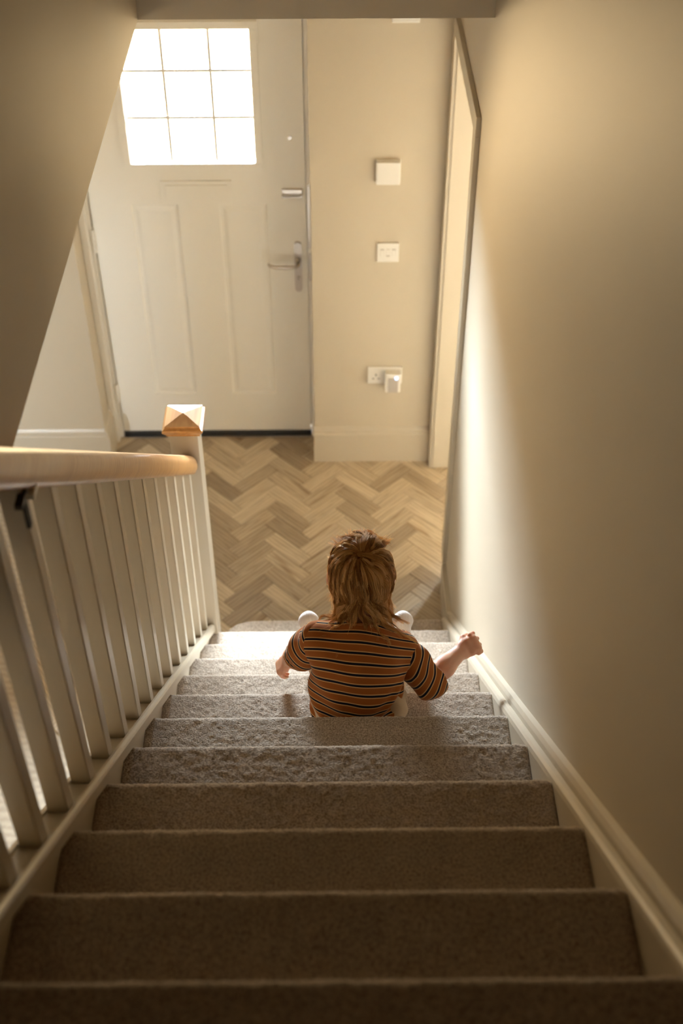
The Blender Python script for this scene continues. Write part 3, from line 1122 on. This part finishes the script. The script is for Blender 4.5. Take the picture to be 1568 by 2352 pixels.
def hair_mat():
    mt = bpy.data.materials.new('blond_hair')
    mt.use_nodes = True
    nt = mt.node_tree
    b = nt.nodes['Principled BSDF']
    out = nt.nodes['Material Output']
    at = N(nt, 'ShaderNodeAttribute', attribute_name='tint')
    rp = N(nt, 'ShaderNodeValToRGB')
    rp.color_ramp.elements[0].color = (0.38, 0.17, 0.045, 1)
    rp.color_ramp.elements[1].color = (1.0, 0.72, 0.34, 1)
    e = rp.color_ramp.elements.new(0.5); e.color = (0.76, 0.43, 0.15, 1)
    nt.links.new(at.outputs['Fac'], rp.inputs['Fac'])
    nt.links.new(rp.outputs['Color'], b.inputs['Base Color'])
    b.inputs['Roughness'].default_value = 0.45
    b.inputs['Specular IOR Level'].default_value = 0.25
    tl = N(nt, 'ShaderNodeBsdfTranslucent')
    nt.links.new(rp.outputs['Color'], tl.inputs['Color'])
    mx = N(nt, 'ShaderNodeMixShader')
    mx.inputs[0].default_value = 0.42
    nt.links.new(b.outputs[0], mx.inputs[1])
    nt.links.new(tl.outputs[0], mx.inputs[2])
    nt.links.new(mx.outputs[0], out.inputs['Surface'])
    return mt


def sock_mat():
    mt, nt, b = new_mat('ribbed_sock')
    tc = N(nt, 'ShaderNodeTexCoord')
    wv = N(nt, 'ShaderNodeTexWave', bands_direction='X')
    wv.inputs['Scale'].default_value = 75
    nt.links.new(tc.outputs['Object'], wv.inputs['Vector'])
    rp = N(nt, 'ShaderNodeValToRGB')
    rp.color_ramp.elements[0].color = (0.62, 0.55, 0.53, 1)
    rp.color_ramp.elements[1].color = (0.78, 0.73, 0.70, 1)
    nt.links.new(wv.outputs['Fac'], rp.inputs['Fac'])
    nt.links.new(rp.outputs['Color'], b.inputs['Base Color'])
    b.inputs['Roughness'].default_value = 0.9
    bp = N(nt, 'ShaderNodeBump')
    bp.inputs['Strength'].default_value = 0.3
    bp.inputs['Distance'].default_value = 0.002
    nt.links.new(wv.outputs['Fac'], bp.inputs['Height'])
    nt.links.new(bp.outputs['Normal'], b.inputs['Normal'])
    return mt


M['skin'] = skin_mat(); M['shirt'] = shirt_mat(); M['hair'] = hair_mat(); M['sock'] = sock_mat()
M['pants'] = paint('cream_cotton', (0.62, 0.46, 0.29), 0.85, 0.1, 500, 0.05)
M['eye'] = plain('eye_white', (0.75, 0.75, 0.75), 0.2)
M['iris'] = plain('eye_iris', (0.06, 0.10, 0.16), 0.2)
M['lip'] = plain('lip', (0.55, 0.2, 0.15), 0.4)

PB = vec(0.53, -1.27, 1.175)       # where the child sits
child = empty('person', tuple(PB), 'small child in a rust striped shirt sitting on the carpeted stairs, seen from behind', 'person')

HC = vec(0.538, -1.068, 1.538)      # head
HR = vec(0.066, 0.081, 0.086)
NECK = vec(0.538, -1.128, 1.468)
SHL, SHR = vec(0.424, -1.178, 1.418), vec(0.642, -1.172, 1.370)
ELL, ELR = vec(0.379, -1.168, 1.336), vec(0.716, -1.203, 1.285)
WRL, WRR = vec(0.352, -1.088, 1.236), vec(0.797, -1.125, 1.300)
HIPL, HIPR = vec(0.475, -1.255, 1.245), vec(0.585, -1.255, 1.245)
KNL, KNR = vec(0.446, -1.055, 1.215), vec(0.626, -1.060, 1.205)
ANL, ANR = vec(0.396, -0.912, 1.042), vec(0.668, -0.912, 1.040)

B = Field((0.26, -1.40, 0.95), (0.92, -0.80, 1.68), 0.0028)
# trunk
B.ell((0.53, -1.25, 1.265), (0.095, 0.078, 0.085), 0.02)
B.ell((0.535, -1.20, 1.37), (0.098, 0.066, 0.085), 0.04)
B.cone(SHL, SHR, 0.030, 0.030, 0.03)
B.chain([vec(0.537, -1.165, 1.43), NECK, vec(0.544, -1.09, 1.51)], [0.047, 0.041, 0.040], 0.025)
# head: skull, cheeks, jaw, nose, ears
B.ell(HC, HR, 0.012)
B.ell(HC + vec(0, 0.022, -0.028), (0.056, 0.055, 0.058), 0.02)
for sx in (-1, 1):
    B.ell(HC + vec(sx * 0.030, 0.050, -0.032), (0.024, 0.022, 0.024), 0.012)
    B.ell(HC + vec(sx * 0.026, 0.079, 0.004), (0.012, 0.008, 0.009), 0.0, sub=True)
B.cone(HC + vec(0, 0.081, 0.0), HC + vec(0, 0.090, -0.018), 0.006, 0.008, 0.008)
B.ell(HC + vec(0, 0.073, -0.042), (0.015, 0.007, 0.006), 0.006)
B.ell(HC + vec(0, 0.062, -0.064), (0.018, 0.014, 0.013), 0.012)
for sx in (-1, 1):
    ex = HC + vec(sx * 0.076, 0.002, -0.018)
    B.ell(ex + vec(sx * 0.004, -0.006, 0), (0.007, 0.015, 0.023), 0.004)
    B.ell(ex + vec(sx * 0.010, 0.002, 0.002), (0.004, 0.008, 0.013), 0.0, sub=True)
# arms
B.chain([SHL, ELL, (ELL * 0.45 + WRL * 0.55), WRL], [0.034, 0.029, 0.027, 0.0195], 0.012)
B.chain([SHR, ELR, (ELR * 0.55 + WRR * 0.45), WRR], [0.034, 0.029, 0.0275, 0.0195], 0.012)


def hand(F, W, a, n, mirror, curl, spread=1.0):
    """W wrist, a hand direction, n back-of-hand normal; fingers curl towards -n"""
    a = unit(a); n = unit(n - a * (n @ a)); s = np.cross(a, n) * mirror    # s points to the thumb side
    L = 0.040
    for q, wdt in ((0.0, 0.0165), (0.5, 0.0185), (1.0, 0.0175)):
        c = W + a * (0.008 + L * q * 0.9)
        F.cone(c - s * wdt * 0.75, c + s * wdt * 0.75, 0.0125, 0.0125, 0.008)
    fl = (0.032, 0.036, 0.034, 0.026)
    tips = []
    for i in range(4):
        off = (0.0215 - i * 0.0143) * spread
        k0 = W + a * (L + 0.004 - abs(i - 1.2) * 0.002) + s * off
        ang = 0.0
        p = k0; ln = fl[i]
        for j, (fr_, r0, r1) in enumerate(((0.45, 0.0070, 0.0064), (0.32, 0.0066, 0.0060), (0.27, 0.0060, 0.0050))):
            ang += curl[j]
            d = a * math.cos(ang) - n * math.sin(ang)
            q = p + d * ln * fr_
            F.cone(p, q, r0, r1, 0.0015)
            p = q
        tips.append(p)
    t0 = W + a * 0.014 + s * 0.016 - n * 0.003
    t1 = t0 + unit(a * 0.7 + s * 0.75 - n * 0.35) * 0.018
    t2 = t1 + unit(a * 0.9 + s * 0.05 - n * 0.55) * 0.017
    F.cone(t0, t1, 0.0095, 0.0078, 0.006)
    F.cone(t1, t2, 0.0076, 0.0058, 0.003)


hand(B, WRR, vec(0.80, 0.42, 0.16), vec(-0.20, -0.72, 0.66), -1, (0.55, 1.25, 0.8), 1.18)
hand(B, WRL, vec(-0.55, -0.05, -0.78), vec(-0.75, -0.12, 0.6), 1, (0.6, 0.9, 0.6))
# legs and feet
for HI, KN, AN, tw in ((HIPL, KNL, ANL, 0.002), (HIPR, KNR, ANR, -0.002)):
    B.chain([HI, KN, KN * 0.4 + AN * 0.6, AN], [0.052, 0.038, 0.034, 0.023], 0.015)
    heel = AN + vec(0, 0.004, -0.034)
    toe = AN + vec(tw, 0.064, 0.086)
    B.chain([heel, AN + vec(tw * 0.4, 0.034, 0.022), toe], [0.017, 0.017, 0.015], 0.012)
V, F_ = B.mesh(2)
me = np_mesh('body', V - PB, F_, M['skin'])
link(bpy.data.objects.new('body', me), child)


def stripe_attr(me, s):
    a = me.attributes.new('stripe', 'FLOAT', 'POINT')
    a.data.foreach_set('value', np.asarray(s, dtype=np.float32))


# eyes and mouth
for sx in (-1, 1):
    bm = bmesh.new()
    bmesh.ops.create_uvsphere(bm, u_segments=16, v_segments=10, radius=0.0095)
    c = HC + vec(sx * 0.026, 0.0705, 0.004)
    bmesh.ops.translate(bm, verts=bm.verts, vec=Vector(c))
    ey = bm_obj('eye', bm, M['eye'], child, smooth=True)
    bm = bmesh.new()
    bmesh.ops.create_uvsphere(bm, u_segments=12, v_segments=8, radius=0.0052)
    bmesh.ops.translate(bm, verts=bm.verts, vec=Vector(c + vec(0, 0.0052, 0)))
    bm_obj('iris', bm, M['iris'], ey, smooth=True)

# ---- shirt: trunk
T = Field((0.36, -1.40, 1.15), (0.72, -1.05, 1.52), 0.0028)
T.ell((0.525, -1.252, 1.262), (0.113, 0.098, 0.108), 0.02)
T.ell((0.527, -1.235, 1.335), (0.112, 0.092, 0.09), 0.05)
T.ell((0.527, -1.205, 1.390), (0.106, 0.080, 0.066), 0.05)
T.cone((0.425, -1.178, 1.416), (0.640, -1.172, 1.370), 0.043, 0.043, 0.045)
T.cone((0.537, -1.170, 1.425), (0.539, -1.140, 1.455), 0.062, 0.050, 0.035)
X, Y, Z = T.grid()
# folds
w = np.clip((1.42 - Z) / 0.12, 0, 1)
fold = 0.0046 * np.sin(70 * (Z - 0.55 * np.abs(X - 0.50)) + 25 * (X - 0.5)) * w
fold += 0.0048 * np.sin(95 * (Z + 0.8 * (X - 0.42)) + 1.0) * np.clip((0.50 - X) / 0.07, 0, 1) * np.clip((1.34 - Z) / 0.06, 0, 1)
fold += 0.0055 * np.sin(120 * (Z - 0.95 * (X - 0.63)) + 0.4) * np.clip((X - 0.565) / 0.05, 0, 1) * np.clip((1.37 - Z) / 0.05, 0, 1)
T.D = T.D + fold.astype(np.float32)
del X, Y, Z, fold, w
# neck opening and hem
T.cone((0.539, -1.146, 1.458), (0.543, -1.085, 1.555), 0.049, 0.066, 0, sub=True)
T.cut((0.53, -1.25, 1.182), (0, 0, -1))
V, F_ = T.mesh(2)


def spine_s(V):
    # distance run along the rounded back, measured about a point in front of the belly
    return 0.29 * np.arctan2(V[:, 2] - 1.22, -(V[:, 1] + 1.06)) + 0.06


s = spine_s(V)
xr_ = V[:, 0] - 0.53
lowf = np.clip((0.20 - s) / 0.15, 0, 1)
s = s + 0.11 * xr_ - 1.2 * xr_ ** 2 * lowf + 0.0032 * np.sin(55 * V[:, 0] + 30 * V[:, 2]) * (0.25 + 0.75 * lowf) + 0.0016 * np.sin(130 * V[:, 0] - 60 * V[:, 2]) * lowf - 0.5 * np.clip(xr_ - 0.03, 0, 1) * lowf
# a narrow dark collar band is part of the knit: leave the stripe run on
me = np_mesh('shirt', V - PB, F_, M['shirt'])
stripe_attr(me, s + 0.006)
shirt = link(bpy.data.objects.new('shirt', me), child, label='rust cotton shirt with navy and tan stripes')

# collar band
bm = bmesh.new()
pts = []
c0, ax = vec(0.5395, -1.1485, 1.4565), unit(vec(0.004, 0.061, 0.097))
e1 = unit(np.cross(ax, vec(1, 0, 0))); e2 = np.cross(ax, e1)
ring = [tuple(c0 + (e2 * math.cos(q) * 0.0515 + e1 * math.sin(q) * 0.0515) + ax * 0.002 * math.cos(2 * q)) for q in np.linspace(0, 2 * math.pi, 33)]
add_tube(bm, ring, [0.0038] * 33, 8)
M['collar'] = plain('rust_collar', (0.33, 0.115, 0.03), 0.85)
bm_obj('collar', bm, M['collar'], shirt, smooth=True)

# ---- sleeves
def sleeve(S, Ee, W, r0, r1, ext, ph):
    d = unit(Ee - S)
    f = unit(W - Ee)
    end = Ee + f * ext
    lo = np.minimum(np.minimum(S, end), Ee) - 0.09; hi = np.maximum(np.maximum(S, end), Ee) + 0.09
    Q = Field(lo, hi, 0.0026)
    Q.cone(S - d * 0.005, S + d * 0.05, r0, r0 * 1.04, 0.0)
    Q.cone(S + d * 0.05, Ee, r0 * 1.04, r1, 0.02)
    Q.cone(Ee, end + f * 0.05, r1, r1 * 0.98, 0.02)
    X, Y, Z = Q.grid()
    t = (X - S[0]) * d[0] + (Y - S[1]) * d[1] + (Z - S[2]) * d[2]
    o1 = unit(np.cross(d, vec(0, 0, 1))); o2 = np.cross(d, o1)
    u = (X - S[0]) * o1[0] + (Y - S[1]) * o1[1] + (Z - S[2]) * o1[2]
    v = (X - S[0]) * o2[0] + (Y - S[1]) * o2[1] + (Z - S[2]) * o2[2]
    Q.D = Q.D + (0.0026 * np.sin(90 * t + 60 * u + ph) + 0.0022 * np.sin(70 * v - 50 * t + ph * 2)).astype(np.float32)
    Q.cut(end, f)
    Q.cone(end - f * 0.016, end + f * 0.05, r1 * 0.86, r1 * 0.90, 0, sub=True)
    V, F_ = Q.mesh(2)
    d2 = unit(unit(end + f * 0.02 - S) + 0.15 * f)
    s = (V - S) @ d2
    wob = 0.0018 * np.sin(((V - S) @ o1) * 70 + ph)
    me = np_mesh('sleeve', V - PB, F_, M['shirt'])
    stripe_attr(me, s + wob + 0.003)
    return link(bpy.data.objects.new('sleeve', me), shirt)


sleeve(SHL + vec(0.002, 0, -0.004), ELL, WRL, 0.042, 0.036, -0.004, 0.4)
sleeve(SHR + vec(-0.002, 0, -0.004), ELR + vec(-0.004, -0.002, -0.003), WRR, 0.044, 0.044, 0.024, 1.7)

# ---- trousers
P_ = Field((0.34, -1.38, 1.0), (0.74, -0.88, 1.34), 0.003)
P_.ell((0.53, -1.255, 1.25), (0.098, 0.088, 0.078), 0.03)
for HI, KN, AN in ((HIPL, KNL, ANL), (HIPR, KNR, ANR)):
    P_.chain([HI, KN, KN * 0.4 + AN * 0.6, KN * 0.12 + AN * 0.88], [0.062, 0.046, 0.042, 0.035], 0.02)
P_.ell((0.622, -1.270, 1.262), (0.026, 0.05, 0.05), 0.03)
X, Y, Z = P_.grid()
P_.D = P_.D + (0.0025 * np.sin(110 * Y + 60 * Z + 40 * X)).astype(np.float32)
V, F_ = P_.mesh(2)
V[:, 2] = np.where(V[:, 1] < -1.15, np.maximum(V[:, 2], 1.176), V[:, 2])
me = np_mesh('trousers', V - PB, F_, M['pants'])
link(bpy.data.objects.new('trousers', me), child, label='cream cotton trousers')

# ---- socks
for AN, KN, tw in ((ANL, KNL, 0.002), (ANR, KNR, -0.002)):
    S_ = Field(AN - 0.09, AN + 0.135, 0.0026)
    heel = AN + vec(0, 0.004, -0.034)
    toe = AN + vec(tw, 0.064, 0.086)
    mid = AN + vec(tw * 0.4, 0.034, 0.022)
    S_.chain([heel, mid, toe], [0.0225, 0.0240, 0.0215], 0.012)
    sd = unit(vec(1, 0, 0))
    S_.cone(toe - sd * 0.012 - vec(0, 0.004, 0.006), toe + sd * 0.012 - vec(0, 0.004, 0.006), 0.0175, 0.0175, 0.012)
    S_.cone(mid - sd * 0.008, mid + sd * 0.008, 0.0195, 0.0195, 0.012)
    S_.cone(AN, AN * 0.7 + KN * 0.3, 0.0275, 0.0285, 0.012)
    V, F_ = S_.mesh(2)
    me = np_mesh('sock', V - PB, F_, M['sock'])
    link(bpy.data.objects.new('sock', me), child, label='white ribbed sock')

# ---- hair: a cap plus locks of thin strands
def hair():
    g = np.random.default_rng(5)
    R = HR + vec(0.004, 0.004, 0.004)
    pole = unit(vec(-0.06, -0.30, 0.95))
    e1 = unit(np.cross(pole, vec(0, 1, 0))); e2 = np.cross(pole, e1)
    nl = 210
    NS, NP = 26, 20
    allV, allF, allT = [], [], []
    off = 0

    def outside(p, mgn):
        q = (p - HC) / (R + mgn)
        r = np.linalg.norm(q, axis=-1, keepdims=True)
        return np.where(r < 1, HC + q / np.maximum(r, 1e-6) * (R + mgn), p), r

    for li in range(nl):
        phi = g.uniform(0, 2 * math.pi)
        th = math.radians(g.uniform(3, 72) if li > 40 else g.uniform(2, 35))
        dirv = e1 * math.cos(phi) + e2 * math.sin(phi)
        root_u = unit(pole * math.cos(th) + dirv * math.sin(th))
        root = HC + root_u * R
        front = (root[1] - HC[1]) / HR[1]
        # tangent away from the whorl, with a swirl
        swirl = np.cross(pole, dirv) * 0.45
        d = unit(dirv * math.cos(th) - pole * math.sin(th) + swirl)
        lay = g.uniform(0.002, 0.011)
        zend = 1.434 + 0.034 * g.random() + max(0, front) * 0.05
        pts = [root]
        p = root.copy()
        stp = 0.0115
        for it in range(60):
            grav = vec(0, -0.05, -1.0)
            nr = unit((p - HC) / (R * R))
            hug = 0.42 if p[2] > HC[2] - 0.035 else 0.0
            d = unit(d + grav * 0.24 - nr * hug)
            pn = p + d * stp
            q, r = outside(pn, lay)
            if r[..., 0] < 1:
                d = unit(q - p)
            else:
                # below the head the lock bends in towards the neck
                dn = (NECK + vec(0, 0.0, 0)) - pn; dn[2] = 0
                if pn[2] < HC[2] - 0.03:
                    d = unit(d + 0.035 * dn / 0.05 + vec(0, -0.10, 0))
            # the ends lie on the shirt's shoulders
            c2 = vec(0.535, -1.165, 1.402); R2 = vec(0.122, 0.078 + lay, 0.060 + lay)
            w2 = (q - c2) / R2
            r2_ = np.linalg.norm(w2)
            if r2_ < 1:
                q = c2 + w2 / r2_ * R2
                d = unit(q - p)
            c3 = vec(0.539, -1.135, 1.455); R3 = vec(0.048, 0.050, 0.075) + lay * 0.8
            w3 = (q - c3) / R3
            r3_ = np.linalg.norm(w3)
            if r3_ < 1:
                q = c3 + w3 / r3_ * R3
                d = unit(q - p)
            p = q
            pts.append(p.copy())
            # strands over the face stop at the fringe
            if p[1] > HC[1] + 0.035 and p[2] < HC[2] + 0.045 and abs(p[0] - HC[0]) < 0.058:
                break
            if p[2] < zend: break
        pts = np.array(pts)
        L = np.linalg.norm(np.diff(pts, axis=0), axis=1).cumsum()
        L = np.concatenate([[0], L])
        tt = np.linspace(0, L[-1], NP)
        C = np.stack([np.interp(tt, L, pts[:, i]) for i in range(3)], 1)
        u = tt / max(L[-1], 1e-6)
        # waves grow towards the ends
        tang = np.gradient(C, axis=0); tang /= np.linalg.norm(tang, axis=1)[:, None] + 1e-9
        outw = C - HC; outw[:, 2] *= 0.3; outw /= np.linalg.norm(outw, axis=1)[:, None] + 1e-9
        side = np.cross(tang, outw); side /= np.linalg.norm(side, axis=1)[:, None] + 1e-9
        wl = g.uniform(0.055, 0.095); ph = g.uniform(0, 6.28); am = g.uniform(0.003, 0.011)
        wv_ = np.sin(tt / wl * 2 * math.pi + ph)
        C = C + side * (am * wv_ * np.clip(u * 1.6 - 0.25, 0, 1))[:, None] + outw * (0.0045 * (np.cos(tt / wl * 2 * math.pi + ph) + 0.7) * np.clip(u * 2 - 0.7, 0, 1))[:, None]
        flick = g.normal(0.003, 0.006)
        C = C + outw * (flick * np.clip(u * 4 - 3, 0, 1) ** 2 * 2.0)[:, None] + side * (g.normal(0, 0.006) * np.clip(u * 3 - 2, 0, 1) ** 2)[:, None]
        wid = g.uniform(0.005, 0.0105)
        lt_ = g.choice([0.12, 0.35, 0.55, 0.85]) + g.normal(0, 0.08)
        # strands
        a0 = g.normal(0, 0.5, NS) * wid; b0 = g.random(NS) ** 1.0 * 0.0035
        tap = 1 - 0.72 * u ** 1.3
        strand = C[None] + side[None] * (a0[:, None] * (0.55 + 0.45 * np.sin(math.pi * np.clip(u * 1.1, 0, 1)))[None] * tap[None])[..., None] + outw[None] * (b0[:, None] * np.ones_like(u)[None])[..., None]
        jit = g.normal(0, 0.0012, (NS, 1, 3)) * (u[None, :, None] ** 1.5) * 1.5
        strand = strand + jit
        fly = (g.random(NS) < 0.08)[:, None, None]
        strand = strand + fly * (outw[None] * 0.007 + side[None] * g.normal(0, 0.006, (NS, 1, 1))) * np.clip(u * 2.2 - 1.0, 0, 1)[None, :, None] ** 2
        rad = (0.00052 * (1 - 0.75 * u ** 3))[None, :] * g.uniform(0.75, 1.3, NS)[:, None]
        # triangular cross-section
        rings = np.stack([strand + (side * math.cos(q) + outw * math.sin(q))[None] * rad[..., None] for q in (0.5, 2.6, 4.7)], 2)   # NS,NP,3,3
        allV.append(rings.reshape(-1, 3))
        base = (np.arange(NS)[:, None, None] * NP + np.arange(NP - 1)[None, :, None]) * 3 + np.arange(3)[None, None, :]
        nxt = (np.arange(NS)[:, None, None] * NP + np.arange(NP - 1)[None, :, None]) * 3 + ((np.arange(3) + 1) % 3)[None, None, :]
        Fq = np.stack([base, nxt, nxt + 3, base + 3], -1).reshape(-1, 4) + off
        allF.append(Fq)
        tin = np.clip(lt_ + g.normal(0, 0.14, NS)[:, None, None] + 0.28 * (u[None, :, None] - 0.35), 0, 1) * np.ones((NS, NP, 3))
        allT.append(tin.reshape(-1))
        off += NS * NP * 3
    # cap under the locks
    nu, nv = 48, 26
    capV = []
    for j in range(nv):
        t_ = math.pi * 0.70 * j / (nv - 1)
        for i in range(nu):
            f_ = 2 * math.pi * i / nu
            dr = pole * math.cos(t_) + (e1 * math.cos(f_) + e2 * math.sin(f_)) * math.sin(t_)
            capV.append(HC + dr * (HR + 0.0045))
    capV = np.array(capV)
    # lift the cap's edge off the face
    fa = capV[:, 1] > HC[1] + 0.03
    low = (capV[:, 2] < HC[2] + 0.04) & fa
    capF = []
    for j in range(nv - 1):
        for i in range(nu):
            q = [j * nu + i, j * nu + (i + 1) % nu, (j + 1) * nu + (i + 1) % nu, (j + 1) * nu + i]
            if not low[q].any():
                ear = any(abs(capV[k_][1] - HC[1]) < 0.022 and abs(capV[k_][2] - (HC[2] - 0.016)) < 0.03 and capV[k_][0] > HC[0] for k_ in q)
                if not ear: capF.append(q)
    allV.append(capV); allF.append(np.array(capF) + off); allT.append(np.full(len(capV), 0.2))
    return np.concatenate(allV), np.concatenate(allF), np.concatenate(allT)


V, F_, tint = hair()
me = np_mesh('hair', V - PB, F_, M['hair'])
if len(me.vertices) == len(tint):
    a = me.attributes.new('tint', 'FLOAT', 'POINT')
    a.data.foreach_set('value', tint.astype(np.float32))
link(bpy.data.objects.new('hair', me), child, label='wavy shoulder-length dark blond hair')
